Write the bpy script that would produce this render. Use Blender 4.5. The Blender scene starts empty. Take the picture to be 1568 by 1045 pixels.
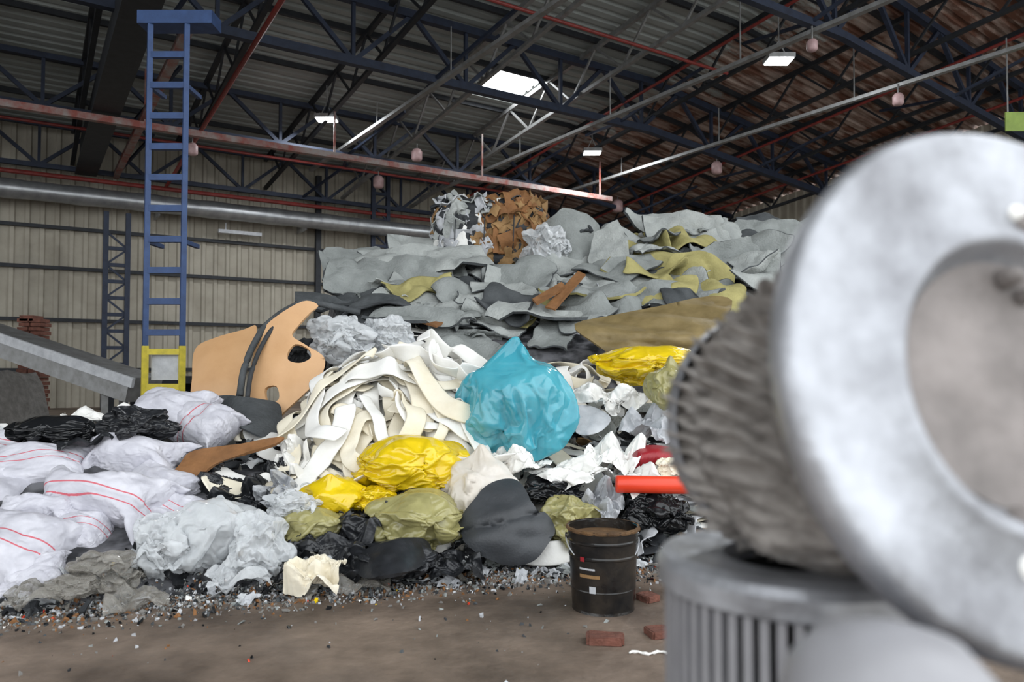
import bpy, bmesh, math, random, time
from mathutils import Vector, Matrix, Euler, noise
from mathutils.geometry import delaunay_2d_cdt
random.seed(7)
R=random.random
def U(a,b): return a+(b-a)*random.random()
scene=bpy.context.scene
H0=1.1; F=1150.0
# survey helper: photo measurement (1568-wide print) + real distance -> world metres
def W(px,py,Y): return Vector(((px-784)/F*Y, Y, H0+(560-py)/F*Y))
# hall axes (building is turned 33 deg from the view axis)
UA=Vector((0.838,0.5456,0)); WA=Vector((-0.5456,0.838,0))
def HP(u,w,z): return UA*u+WA*w+Vector((0,0,z))

# ---------------------------------------------------------------- materials
def lin(c):
    return c/12.92 if c<=0.04045 else ((c+0.055)/1.055)**2.4
def C(h):
    h=h.lstrip('#'); return tuple(lin(int(h[i:i+2],16)/255) for i in (0,2,4))+(1,)
def M(name,col,col2=None,rough=.6,metal=0,vs=4,bump=0,bs=20,bt='noise',alpha=1,trans=0,spec=.5,contrast=.25,detail=6,dist=.03,film=None):
    m=bpy.data.materials.new(name); m.use_nodes=True
    nt=m.node_tree; N=nt.nodes; L=nt.links
    b=N['Principled BSDF']
    b.inputs['Roughness'].default_value=rough; b.inputs['Metallic'].default_value=metal
    b.inputs['Alpha'].default_value=alpha
    b.inputs['Transmission Weight'].default_value=trans
    b.inputs['Specular IOR Level'].default_value=spec
    c1=C(col)
    c2=C(col2) if col2 else tuple(x*.65 for x in c1[:3])+(1,)
    tc=N.new('ShaderNodeTexCoord')
    nz=N.new('ShaderNodeTexNoise'); nz.inputs['Scale'].default_value=vs; nz.inputs['Detail'].default_value=detail
    nz.inputs['Roughness'].default_value=.62
    L.new(tc.outputs['Object'],nz.inputs['Vector'])
    rp=N.new('ShaderNodeValToRGB'); rp.color_ramp.elements[0].position=.5-contrast; rp.color_ramp.elements[1].position=.5+contrast
    rp.color_ramp.elements[0].color=c2; rp.color_ramp.elements[1].color=c1
    L.new(nz.outputs['Fac'],rp.inputs['Fac']); L.new(rp.outputs['Color'],b.inputs['Base Color'])
    if bump>0:
        bn=N.new('ShaderNodeBump'); bn.inputs['Strength'].default_value=bump; bn.inputs['Distance'].default_value=dist
        t=N.new('ShaderNodeTexNoise'); t.inputs['Scale'].default_value=bs; t.inputs['Detail'].default_value=8
        if bt=='v':
            t.noise_type='RIDGED_MULTIFRACTAL'; t.inputs['Detail'].default_value=3; t.inputs['Scale'].default_value=bs*.55
            t.inputs['Distortion'].default_value=.6
        L.new(tc.outputs['Object'],t.inputs['Vector']); L.new(t.outputs['Fac'],bn.inputs['Height'])
        L.new(bn.outputs['Normal'],b.inputs['Normal'])
        if film:
            lw=N.new('ShaderNodeLayerWeight'); lw.inputs['Blend'].default_value=.5
            L.new(bn.outputs['Normal'],lw.inputs['Normal'])
            mr=N.new('ShaderNodeMapRange'); mr.inputs[3].default_value=film[0]; mr.inputs[4].default_value=film[1]
            L.new(lw.outputs['Facing'],mr.inputs[0]); L.new(mr.outputs[0],b.inputs['Alpha'])
    return m

def stripe_mat():
    m=M('woven_sack','#dddce3','#b0afb9',rough=.5,vs=2,bump=.35,bs=8,bt='v')
    nt=m.node_tree;N=nt.nodes;L=nt.links;b=N['Principled BSDF']
    tc=[n for n in N if n.type=='TEX_COORD'][0]
    base=b.inputs['Base Color'].links[0].from_socket
    sp=N.new('ShaderNodeSeparateXYZ'); L.new(tc.outputs['Object'],sp.inputs[0])
    outs=[]
    for c,wd in ((.22,.014),(-.02,.014)):
        s=N.new('ShaderNodeMath'); s.operation='COMPARE'; s.inputs[1].default_value=c; s.inputs[2].default_value=wd
        L.new(sp.outputs['Y'],s.inputs[0]); outs.append(s)
    mx=N.new('ShaderNodeMath'); mx.operation='MAXIMUM'; L.new(outs[0].outputs[0],mx.inputs[0]); L.new(outs[1].outputs[0],mx.inputs[1])
    mc=N.new('ShaderNodeMix'); mc.data_type='RGBA'; L.new(mx.outputs[0],mc.inputs[0]); L.new(base,mc.inputs[6]); mc.inputs[7].default_value=C('#c85f6c')
    L.new(mc.outputs[2],b.inputs['Base Color'])
    return m

mat_sack=stripe_mat()
mat_sack0=M('plain_woven_sack','#dddce3','#b0afb9',rough=.5,vs=2,bump=.35,bs=8,bt='v')
m_white=M('white_foam','#f8f7f4','#e8e6e0',rough=.85,vs=6,bump=.12,bs=40)
m_cream=M('cream_foam','#f3ecdb','#e2d8c0',rough=.85,vs=6,bump=.12,bs=40)
m_gwhite=M('grey_white_fabric','#cdcfd2','#a2a4a9',rough=.8,vs=6,bump=.2,bs=30)
m_felt=M('grey_felt','#a0a4a2','#7a7e7c',rough=.95,vs=4,bump=.5,bs=45,spec=.1)
m_felt2=M('light_felt','#b9bcb9','#939795',rough=.95,vs=4,bump=.5,bs=45,spec=.1)
m_felt3=M('dark_felt','#5f6264','#3d4042',rough=.95,vs=4,bump=.4,bs=45,spec=.1)
m_olive=M('olive_foam','#b9b078','#918a5c',rough=.9,vs=5,bump=.3,bs=50,spec=.1)
m_black=M('black_plastic','#1d1f22','#101113',rough=.22,vs=6,bump=.25,bs=9,bt='v')
m_dfab=M('dark_fabric','#3a3d41','#212326',rough=.7,vs=8,bump=.3,bs=30)
m_dlin=M('dark_vinyl_liner','#303236','#191a1c',rough=.32,vs=8,bump=.2,bs=20)
m_char=M('charcoal_seat','#45484c','#2e3033',rough=.5,vs=5,bump=.12,bs=80)
m_brown=M('brown_board','#97693f','#6b4829',rough=.8,vs=6,bump=.3,bs=30)
m_card=M('cardboard','#a9865a','#785b38',rough=.85,vs=5,bump=.3,bs=25)
m_tan=M('tan_plastic','#dbb083','#c29466',rough=.5,vs=2.5,bump=.06,bs=60,contrast=.35)
m_teal=M('teal_bag','#5ebccb','#3398ae',rough=.16,vs=4,bump=.3,bs=10,bt='v',contrast=.35,film=(.74,1),spec=.7)
m_yel=M('yellow_bag','#f0d01c','#c9a90e',rough=.18,vs=5,bump=.25,bs=12,bt='v',spec=.7)
m_ol=M('olive_bag','#bdb67c','#8b8556',rough=.18,vs=6,bump=.25,bs=14,bt='v',film=(.8,1),spec=.7)
m_wbag=M('white_bag','#ebe5de','#d2c8b8',rough=.28,vs=6,bump=.3,bs=14,bt='v',film=(.85,1))
m_clear=M('clear_plastic','#f3f5f7','#d9dde0',rough=.14,vs=6,bump=.35,bs=16,bt='v',film=(.42,.97),spec=.8)
m_clear2=M('dirty_clear_plastic','#b9b5ad','#7d786f',rough=.15,vs=6,bump=.35,bs=16,bt='v',film=(.35,.9),spec=.8)
m_red=M('red_plastic','#a8242e','#7e1822',rough=.4,vs=6,bump=.3,bs=12,bt='v')
m_orange=M('orange_plastic','#f0492a','#d43a1e',rough=.35,vs=4)
m_wood=M('stained_board','#96835a','#6a5a36',rough=.6,vs=3,bump=.2,bs=12,contrast=.2)
m_blue=M('blue_steel','#35507f','#263c64',rough=.5,metal=.1,vs=8)
m_dblue=M('dark_blue_steel','#2a3448','#1a2030',rough=.6,metal=.2,vs=6)
m_dark=M('dark_steel','#303338','#1e2025',rough=.6,metal=.3,vs=6)
m_grey=M('grey_steel','#9a9b9c','#6c6b68',rough=.5,metal=.4,vs=5)
m_redp=M('red_pipe','#8d322d','#62241f',rough=.5,vs=6)
m_rustp=M('rusty_beam','#8d8480','#85443a',rough=.6,vs=3,contrast=.12)
m_yelp=M('yellow_paint','#e0cc3a','#b0a02c',rough=.5,vs=10)
m_duct=M('galvanised_duct','#b4b6b8','#8a8d90',rough=.35,metal=.7,vs=4,bump=.1,bs=10)
m_wall=M('wall_sheet','#b7b1a3','#8f887a',rough=.7,vs=1.2,contrast=.3)
m_brick=M('brick','#7f4f41','#55372d',rough=.9,vs=14,bump=.5,bs=40)
m_conc=M('concrete','#8d8a86','#5f5c58',rough=.9,vs=9,bump=.6,bs=40)
m_bucket=M('bucket_paint','#101113','#2d2823',rough=.2,vs=7,contrast=.12,bump=.15,bs=20)
m_rust=M('rust','#7a5a36','#3e2c1c',rough=.8,vs=14,bump=.4,bs=40)
m_pink=M('sensor_box','#b89a9a','#8f7474',rough=.5,vs=10)
m_void_shade=M('painted_void_shade','#0d0d0e','#060606',rough=.9)  # near-black colour standing in for shade inside openings and filter cores
m_emit=bpy.data.materials.new('lamp_glow'); m_emit.use_nodes=True
_b=m_emit.node_tree.nodes['Principled BSDF']; _b.inputs['Emission Color'].default_value=(.95,.98,1,1); _b.inputs['Emission Strength'].default_value=16

# ---------------------------------------------------------------- mesh tools
class MB:
    def __init__(s): s.v=[];s.f=[];s.m=[]
    def add(s,v,f,mi=0):
        o=len(s.v); s.v+= [Vector(p) for p in v]
        for q in f: s.f.append(tuple(i+o for i in q)); s.m.append(mi)
    def build(s,name,mats,smooth=False):
        me=bpy.data.meshes.new(name)
        xs=[p.x for p in s.v];ys=[p.y for p in s.v];zs=[p.z for p in s.v]
        c=Vector(((min(xs)+max(xs))/2,(min(ys)+max(ys))/2,min(zs)))
        me.from_pydata([p-c for p in s.v],[],s.f)
        for m in mats: me.materials.append(m)
        me.polygons.foreach_set('material_index',s.m)
        if smooth: me.polygons.foreach_set('use_smooth',[True]*len(me.polygons))
        me.update()
        ob=bpy.data.objects.new(name,me); scene.collection.objects.link(ob); ob.location=c
        return ob
def beam(mb,p,q,w=.05,h=None,mi=0,up=Vector((0,0,1))):
    h=h or w; p=Vector(p);q=Vector(q); t=(q-p).normalized()
    if abs(t.dot(up))>.98: up=UA
    s=t.cross(up).normalized(); n=s.cross(t)
    v=[]
    for c in (p,q):
        for a,b in ((-1,-1),(1,-1),(1,1),(-1,1)): v.append(c+s*a*w/2+n*b*h/2)
    mb.add(v,[(0,1,2,3),(7,6,5,4),(0,4,5,1),(1,5,6,2),(2,6,7,3),(3,7,4,0)],mi)
def tube(mb,pts,r,seg=10,mi=0,cap=True):
    pts=[Vector(p) for p in pts]; v=[];f=[]
    for i,p in enumerate(pts):
        t=(pts[min(i+1,len(pts)-1)]-pts[max(i-1,0)]).normalized()
        up=Vector((0,0,1)) if abs(t.z)<.9 else Vector((1,0,0))
        s=t.cross(up).normalized(); n=s.cross(t)
        rr=r[i] if isinstance(r,(list,tuple)) else r
        for k in range(seg):
            a=2*math.pi*k/seg; v.append(p+(s*math.cos(a)+n*math.sin(a))*rr)
    for i in range(len(pts)-1):
        for k in range(seg):
            f.append((i*seg+k,i*seg+(k+1)%seg,(i+1)*seg+(k+1)%seg,(i+1)*seg+k))
    if cap:
        f.append(tuple(range(seg))[::-1]); f.append(tuple((len(pts)-1)*seg+k for k in range(seg)))
    mb.add(v,f,mi)
def lathe(mb,prof,seg=64,mi=0,mat=Matrix(),rf=None):
    v=[];f=[]
    for i,(r,z) in enumerate(prof):
        for k in range(seg):
            a=2*math.pi*k/seg; rr=r if rf is None else rf(r,z,a,i)
            v.append(mat@Vector((rr*math.cos(a),rr*math.sin(a),z)))
    for i in range(len(prof)-1):
        for k in range(seg):
            f.append((i*seg+k,i*seg+(k+1)%seg,(i+1)*seg+(k+1)%seg,(i+1)*seg+k))
    mb.add(v,f,mi)
def interp(x,T):
    if x<=T[0][0]: return T[0][1]
    for (a,b),(c,d) in zip(T,T[1:]):
        if x<=c: 
            return b+(d-b)*(x-a)/(c-a)
    return T[-1][1]
def sm(a,b,x):
    t=max(0,min(1,(x-a)/(b-a))); return t*t*(3-2*t)
def nz(x,y=0,z=0): return noise.noise(Vector((x,y,z)))

# ---------------------------------------------------------------- mound shape
def y0(x):
    return 3.95+.27*x if x<1.2 else 4.27+.1*(x-1.2)
def Zm(x,y):
    t=y-y0(max(x,-3.4))
    z=interp(t,[(-.15,-.06),(0,0),(.3,.12),(1,.38),(2,.78),(3.2,1.38),(5,2.2),(6,2.45),(7,2.3),(9,1.2),(11,-.06)])
    s=sm(-.35,.45,x+.264*y); cap=interp(y,[(5,.55),(6,.55),(8,.1),(9,-.06)])
    zl=min(z,cap); z=zl+(z-zl)*s
    if z>0:
        z*=1+.2*sm(0,2,x); z*=1-sm(5,8.5,x); z*=sm(-6.5,-4.2,x)
        z+=.05*nz(x*2.2,y*2.2)+.03*nz(x*6,y*6,3)
    return z-.02
def HZ(x,y): return Zm(x,y)+.42*math.exp(-((x+.72)/.66)**2-((y-5.35)/.5)**2)
def grid(mb,fn,xr,yr,nx,ny,mi=0):
    v=[];f=[]
    for j in range(ny+1):
        for i in range(nx+1):
            v.append(fn(xr[0]+(xr[1]-xr[0])*i/nx, yr[0]+(yr[1]-yr[0])*j/ny))
    for j in range(ny):
        for i in range(nx):
            a=j*(nx+1)+i; f.append((a,a+1,a+nx+2,a+nx+1))
    mb.add(v,f,mi)

# ---------------------------------------------------------------- cloth simulation (real drape for bags, strips, sheets)
T0=time.time()
def sim(ob,frames=30,pressure=0,shrink=0,grav=1,bend=.3,stiff=10,mass=.2,pin=None,selfc=False,quality=5,coll=False,sd=.008,dm=.012,air=1):
    m=ob.modifiers.new('c','CLOTH'); s=m.settings
    s.quality=quality; s.mass=mass; s.tension_stiffness=stiff; s.compression_stiffness=stiff; s.shear_stiffness=stiff*.5; s.bending_stiffness=bend
    s.shrink_min=shrink; s.effector_weights.gravity=grav; s.air_damping=air
    if pressure: s.use_pressure=True; s.uniform_pressure_force=pressure
    if pin: s.vertex_group_mass=pin
    k=m.collision_settings
    k.use_collision=coll; k.use_self_collision=selfc
    k.distance_min=dm; k.self_distance_min=sd; k.self_friction=20; k.friction=20
    m.point_cache.frame_start=1; m.point_cache.frame_end=frames
    for f in range(1,frames+1): scene.frame_set(f)
    dg=bpy.context.evaluated_depsgraph_get(); me=bpy.data.meshes.new_from_object(ob.evaluated_get(dg))
    ob.modifiers.clear(); ob.data=me; scene.frame_set(1)
    for p in me.polygons: p.use_smooth=True
def newob(nm,bm):
    me=bpy.data.meshes.new(nm); bm.to_mesh(me); bm.free(); o=bpy.data.objects.new(nm,me); scene.collection.objects.link(o); return o
def collider(o,fr=20):
    o.modifiers.new('k','COLLISION'); o.collision.thickness_outer=.01; o.collision.cloth_friction=fr; return o
def take(o,center=True):
    me=o.data; bpy.data.objects.remove(o)
    lo=Vector([min(v.co[i] for v in me.vertices) for i in range(3)]); hi=Vector([max(v.co[i] for v in me.vertices) for i in range(3)])
    c=(lo+hi)/2; h=(hi-lo)/2
    for v in me.vertices: v.co=Vector([(v.co[i]-c[i])/h[i] for i in range(3)])
    return me
def pillow(nx,ny,w,h):
    bm=bmesh.new(); V={}
    def g(i,j,s):
        e=i in(0,nx) or j in(0,ny)
        k=(i,j,0 if e else s)
        if k not in V: V[k]=bm.verts.new((w*(i/nx-.5),h*(j/ny-.5),0 if e else s*.01+.004*R()))
        return V[k]
    for s in (1,-1):
        for i in range(nx):
            for j in range(ny):
                q=[g(i,j,s),g(i+1,j,s),g(i+1,j+1,s),g(i,j+1,s)]
                if s<0:q.reverse()
                bm.faces.new(q)
    return newob('p',bm)
a=pillow(90,58,1.6,1.0); sim(a,22,pressure=3,bend=.02,grav=0,stiff=30,shrink=-.06); TP1=take(a)
a=pillow(80,58,1.4,1.05); sim(a,20,pressure=2,bend=.01,grav=0,stiff=30,shrink=-.14); TP2=take(a)
def shell(sd,shr,pres,grav,sub=6,frames=24,top=True,lump=.25,neck=.22):
    bm=bmesh.new(); bmesh.ops.create_icosphere(bm,subdivisions=4,radius=.5)
    for v in bm.verts:
        n=v.co.normalized(); v.co=n*.5*(1+lump*noise.noise(n*1.8+Vector((sd,0,0)))); 
        if v.co.z<-.3: v.co.z=-.3-( -v.co.z-.3)*.3
    c=collider(newob('c',bm),10)
    bm=bmesh.new(); bmesh.ops.create_icosphere(bm,subdivisions=sub,radius=.5)
    for v in bm.verts:
        n=v.co.normalized(); v.co=n*(.53*(1+lump*noise.noise(n*1.8+Vector((sd,0,0))))+.01*noise.noise(n*9))
        if v.co.z<-.32: v.co.z=-.32-( -v.co.z-.32)*.3
        if top and n.z>.9: v.co.z+=neck*((n.z-.9)/.1); v.co.x*=1-.5*(n.z-.9)/.1; v.co.y*=1-.5*(n.z-.9)/.1
    o=newob('s',bm); pin=None
    if top:
        g=o.vertex_groups.new(name='pin'); zt=max(v.co.z for v in o.data.vertices)
        g.add([v.index for v in o.data.vertices if v.co.z>zt-.03],1,'REPLACE'); pin='pin'
    sim(o,frames,pressure=pres,shrink=shr,grav=grav,bend=.01,stiff=15,coll=True,pin=pin)
    bpy.data.objects.remove(c)
    return take(o)
TA=shell(1,-.22,-.5,.5,frames=22,neck=.26); TB=shell(5,-.4,-1,.3,top=False); TC=shell(9,-.15,-1.5,1,lump=.4,neck=.3)
def crump(sd,shr,fr=20):
    bm=bmesh.new(); bmesh.ops.create_icosphere(bm,subdivisions=3,radius=.42)
    for v in bm.verts: n=v.co.normalized(); v.co=n*.42*(1+.5*noise.noise(n*2+Vector((sd,0,0)))); v.co.z*=.75
    c=collider(newob('c',bm))
    bm=bmesh.new(); bmesh.ops.create_icosphere(bm,subdivisions=6,radius=.5)
    for v in bm.verts: n=v.co.normalized(); v.co=n*.5*(1+.4*noise.noise(n*2+Vector((sd,0,0))))+noise.noise_vector(n*7)*.03; v.co.z*=.8
    o=newob('cr',bm)
    sim(o,fr,pressure=-3,shrink=shr,grav=0,bend=.005,stiff=20,coll=True); bpy.data.objects.remove(c); return take(o)
CA=crump(2,-.2); CB=crump(6,-.5)
def drape(k,n,shr,bend,frames=22):
    bm=bmesh.new(); bmesh.ops.create_grid(bm,x_segments=24,y_segments=24,size=1)
    for v in bm.verts: v.co.z=.35*noise.noise(Vector((v.co.x*2.5,v.co.y*2.5,k*7)))+.08*noise.noise(v.co*8)-.3*v.co.length**2*.5
    g=collider(newob('g',bm))
    bm=bmesh.new(); bmesh.ops.create_grid(bm,x_segments=n,y_segments=n,size=.5)
    for v in bm.verts: v.co.z=.22+.03*nz(v.co.x*5,v.co.y*5)+.05*nz(v.co.x*2,v.co.y*2)
    o=newob('d',bm); sim(o,frames,bend=bend,stiff=15,shrink=shr,coll=True); bpy.data.objects.remove(g); return take(o)
DA=drape(-3,62,-.25,.01); DB=drape(2.3,62,-.6,.005)

def finish_strew(ob,islands,keep,mats,name,thick,rim=0):
    # keep only pieces that came to rest on the heap
    src=ob.data; co=[v.co.copy() for v in src.vertices]
    polys=[(tuple(p.vertices),p.material_index) for p in src.polygons]
    ok=[True]*len(co)
    for (a,b) in islands:
        c=sum((co[i] for i in range(a,b)),Vector())/(b-a)
        top=max(co[i].z-Zm(co[i].x,co[i].y) for i in range(a,b))
        if not keep(c,top):
            for i in range(a,b): ok[i]=False
    mp={};vs=[]
    for i,c in enumerate(co):
        if ok[i]: mp[i]=len(vs); vs.append(c)
    fs=[];ms=[]
    for p,m in polys:
        if ok[p[0]]: fs.append(tuple(mp[i] for i in p)); ms.append(m)
    me=bpy.data.meshes.new(name); me.from_pydata(vs,[],fs)
    for m in mats: me.materials.append(m)
    me.polygons.foreach_set('material_index',ms); me.polygons.foreach_set('use_smooth',[True]*len(fs))
    ob.data=me; ob.name=name
    s=ob.modifiers.new('s','SOLIDIFY'); s.thickness=thick; s.offset=1
    if rim: s.material_offset_rim=rim
    s=ob.modifiers.new('b','SUBSURF'); s.levels=1; s.render_levels=1

# strips of foam / fabric fall on the heap
mbx=MB(); grid(mbx,lambda x,y:Vector((x,y,HZ(x,y))),(-3.2,2.2),(3.8,8.2),90,74); hp=mbx.build('hc',[]) ; collider(hp,40)
V=[];Fc=[];Mi=[];IS=[]
def seedrib(cx,cy,sx,sy,count,wd,nn,mis,dz,st=.045,curl=.16):
    for k in range(count):
        x,y=random.gauss(0,sx),random.gauss(0,sy); x=max(-1.8*sx,min(1.8*sx,x)); y=max(-1.6*sy,min(1.6*sy,y))
        hd=U(0,6.3); w=U(*wd); sd=U(0,99); n=int(U(*nn)); base=HZ(cx+x,cy+y)+.05+k*dz; bias=U(-curl,curl)
        tw=U(-.9,.9); o=len(V); mi=random.choice(mis)
        for i in range(n):
            hd+=bias+.3*nz(i*.12,sd); x+=math.cos(hd)*st; y+=math.sin(hd)*st
            x*=.985;y*=.98
            a=tw+1.0*nz(i*.08,sd,3)
            S=Vector((-math.sin(hd)*math.cos(a),math.cos(hd)*math.cos(a),math.sin(a)))
            z=max(base,HZ(cx+x,cy+y)+.05+k*dz)+.05*nz(i*.1,sd,8)
            for j in range(3): V.append(Vector((cx+x,cy+y,z))+S*(j/2-.5)*w)
        for i in range(n-1):
            for j in range(2): q=o+i*3+j; Fc.append((q,q+1,q+4,q+3)); Mi.append(mi)
        IS.append((o,len(V)))
seedrib(-.72,5.2,.42,.32,90,(.07,.17),(24,48),[0,0,0,1],.008)
seedrib(-.05,6.15,.38,.3,26,(.10,.2),(20,36),[0,0,0,1,2],.01)
seedrib(1.0,5.6,.30,.42,36,(.06,.13),(12,28),[2,2,0,0,4,1],.009)
seedrib(-1.1,6.75,.40,.20,26,(.05,.11),(12,28),[2,2,0,3,4],.009)
seedrib(.75,4.85,.30,.15,14,(.07,.14),(10,20),[0,1,2,3],.009)
me=bpy.data.meshes.new('r'); me.from_pydata(V,[],Fc)
ml=(m_white,m_cream,m_gwhite,m_dfab,m_felt)
for m in ml: me.materials.append(m)
me.polygons.foreach_set('material_index',Mi)
ro=bpy.data.objects.new('foam_strip_heap',me); scene.collection.objects.link(ro)
sim(ro,32,bend=14,stiff=30,mass=.3,coll=True,selfc=True,quality=4,sd=.012,air=2)
finish_strew(ro,IS,lambda c,top: top<1.0 and c.x>-1.75 and 4.3<c.y<7.4 and c.x<1.9,ml,'foam_strip_heap',.012)
bpy.data.objects.remove(hp)

noboard=lambda x,y:(x-1.2)**2+((y-6.5)*.8)**2>.75
mbx=MB(); grid(mbx,lambda x,y:Vector((x,y,Zm(x,y))),(-4,7),(6,13),100,64); hp=mbx.build('hc',[]); collider(hp,60)
V=[];Fc=[];Mi=[];IS=[];k=0
while k<76:
    Y=U(6.9,9.9); px=U(500,1280); x=(px-784)/F*Y
    if x<-.264*Y+.35 or not noboard(x,Y): continue
    if 690<px<820 and Y>8.6: continue
    w=U(.5,1.1);h=w*U(.45,.9); ro2=U(0,6.3); nx=13;ny=9
    cs=[Vector((sx*w/2*U(.7,1.1),sy*h/2*U(.7,1.1),0)) for sx,sy in((-1,-1),(1,-1),(1,1),(-1,1))]
    o=len(V); sd=U(0,99); mi=random.choice([0,0,0,1,1,2,2,3]); bx=U(-.8,1.3)
    rot=Matrix.Rotation(ro2,3,'Z'); tl=Matrix.Rotation(math.radians(26),3,'X')
    base=Zm(x,Y)+.12+k*.017
    for j in range(ny+1):
        for i in range(nx+1):
            a,b=i/nx,j/ny; p=(cs[0]*(1-a)+cs[1]*a)*(1-b)+(cs[3]*(1-a)+cs[2]*a)*b
            p.z=-bx*p.x*p.x/w+.18*w*nz(p.x*3/w+sd,p.y*3/w)
            p.x+=.08*w*nz(b*5,sd); p.y+=.08*w*nz(a*5,sd)
            V.append(tl@(rot@p)+Vector((x,Y,base)))
    for j in range(ny):
        for i in range(nx): q=o+j*(nx+1)+i; Fc.append((q,q+1,q+nx+2,q+nx+1)); Mi.append(mi)
    IS.append((o,len(V))); k+=1
me=bpy.data.meshes.new('r'); me.from_pydata(V,[],Fc)
ml=(m_felt,m_felt2,m_felt3,m_olive,m_felt3,m_felt3,m_dfab,m_olive)  # trailing entries darken the sheet rims, painting in shade between layers
for m in ml: me.materials.append(m)
me.polygons.foreach_set('material_index',Mi)
fo=bpy.data.objects.new('felt_offcut_stack',me); scene.collection.objects.link(fo)
sim(fo,36,bend=8,stiff=25,mass=.4,coll=True,selfc=True,quality=4,sd=.018,grav=.9,air=2)
finish_strew(fo,IS,lambda c,top: top<.62 and c.z>.4,ml,'felt_offcut_stack',.026,rim=4)
bpy.data.objects.remove(hp)

# ---------------------------------------------------------------- floor / room
mfl=M('dirty_floor','#8a796b','#4e4238',rough=.65,vs=1.6,bump=.35,bs=16,contrast=.15,detail=14)
mb=MB(); v=[HP(-30,-1.5,0),HP(23,-1.5,0),HP(23,24,0),HP(-30,24,0)]; mb.add(v,[(0,1,2,3)]); mb.build('floor',[mfl])
m_bounce=M('bounce_concrete','#c9c6c0','#a9a59e',rough=.9,vs=1,bump=.1)
mb=MB(); v=[HP(-30,-22,-.01),HP(30,-22,-.01),HP(30,-1.5,-.01),HP(-30,-1.5,-.01)]; mb.add(v,[(0,1,2,3)]); mb.build('ground_bounce',[m_bounce])  # unseen pale ground, added to bounce sky light up to the roof

def ZR(u,w): return 7.4+.11*(23-w)-.125*max(0,u-13)
def ribbed(a0,a1,step,dep,P):
    v=[];f=[];x=a0
    prof=[(0,0),(.55,0),(.65,1),(.9,1)]
    cols=[]
    while x<a1:
        for t,d in prof: cols.append((x+t*step,d*dep))
        x+=step
    for c in cols: v+= [P(c[0],c[1],0),P(c[0],c[1],1)]
    for i in range(len(cols)-1): f.append((2*i,2*i+2,2*i+3,2*i+1))
    return v,f
mb=MB(); v,f=ribbed(-22,22,.33,.06,lambda a,d,t: HP(a,23-d,t*(ZR(a,23)+.05))); mb.add(v,f,0); mb.build('wall_back',[m_wall])
mb=MB(); v,f=ribbed(-3,23,.33,.06,lambda a,d,t: HP(22-d,a,t*(ZR(22,a)+.0))); mb.add(v,f,0); mb.build('wall_right',[m_wall])
mroof=M('roof_sheet','#a2a7a4','#7f8482',rough=.7,vs=.7,contrast=.3)
nt=mroof.node_tree;N=nt.nodes;L=nt.links;b=N['Principled BSDF'];base=b.inputs['Base Color'].links[0].from_socket
tc=[n for n in N if n.type=='TEX_COORD'][0]
mp=N.new('ShaderNodeVectorRotate'); mp.rotation_type='Z_AXIS'; mp.inputs['Angle'].default_value=-math.atan2(UA.y,UA.x); L.new(tc.outputs['Object'],mp.inputs['Vector'])
sx=N.new('ShaderNodeSeparateXYZ'); L.new(mp.outputs[0],sx.inputs[0])
nn=N.new('ShaderNodeTexNoise'); nn.inputs['Scale'].default_value=.9; nn.inputs['Detail'].default_value=10; nn.inputs['Roughness'].default_value=.75; 
ms=N.new('ShaderNodeMapping'); ms.inputs['Scale'].default_value=(.5,2.2,1); L.new(mp.outputs[0],ms.inputs[0]); L.new(ms.outputs[0],nn.inputs['Vector'])
rr=N.new('ShaderNodeMapRange'); rr.inputs[1].default_value=9; rr.inputs[2].default_value=18; L.new(sx.outputs['X'],rr.inputs[0])
mu=N.new('ShaderNodeMath'); mu.operation='ADD'; L.new(rr.outputs[0],mu.inputs[0]); L.new(nn.outputs['Fac'],mu.inputs[1])
gt=N.new('ShaderNodeMapRange'); gt.inputs[1].default_value=1.0; gt.inputs[2].default_value=1.1; L.new(mu.outputs[0],gt.inputs[0])
mc=N.new('ShaderNodeMix'); mc.data_type='RGBA'; L.new(gt.outputs[0],mc.inputs[0]); L.new(base,mc.inputs[6])
n2=N.new('ShaderNodeTexNoise'); n2.inputs['Scale'].default_value=2.5; n2.inputs['Detail'].default_value=8; L.new(ms.outputs[0],n2.inputs['Vector'])
r2=N.new('ShaderNodeValToRGB'); r2.color_ramp.elements[0].position=.42; r2.color_ramp.elements[0].color=C('#654233'); r2.color_ramp.elements[1].position=.62; r2.color_ramp.elements[1].color=C('#a8968c')
L.new(n2.outputs['Fac'],r2.inputs[0]); L.new(r2.outputs[0],mc.inputs[7])
L.new(mc.outputs[2],b.inputs['Base Color'])
mb=MB(); x=1.0;cols=[]
while x<23.4:
    for t,d in ((0,0),(.5,0),(.62,1),(.88,1)): cols.append((x+t*.3,d*.06))
    x+=.3
def roofband(u0,u1,skip=None):
    v=[];f=[]
    for c in cols: v+=[HP(u0,c[0],ZR(u0,c[0])+c[1]),HP(u1,c[0],ZR(u1,c[0])+c[1])]
    for i in range(len(cols)-1):
        if skip and skip[0]<cols[i][0]<skip[1]: continue
        f.append((2*i,2*i+2,2*i+3,2*i+1))
    mb.add(v,f,0)
roofband(-22,9.5); roofband(9.5,10.8,(15.1,16.5)); roofband(10.8,13); roofband(13,22.2)
rf=mb.build('ceiling',[mroof])
off=rf.location.copy(); rf.data.transform(Matrix.Translation(off)); rf.location=(0,0,0)
mb=MB(); mb.add([HP(9.4,15.0,ZR(0,15.0)+.1),HP(10.9,15.0,ZR(0,15.0)+.1),HP(10.9,16.7,ZR(0,16.7)+.1),HP(9.4,16.7,ZR(0,16.7)+.1)],[(0,1,2,3)]); mb.build('window_1',[m_emit])

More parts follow.
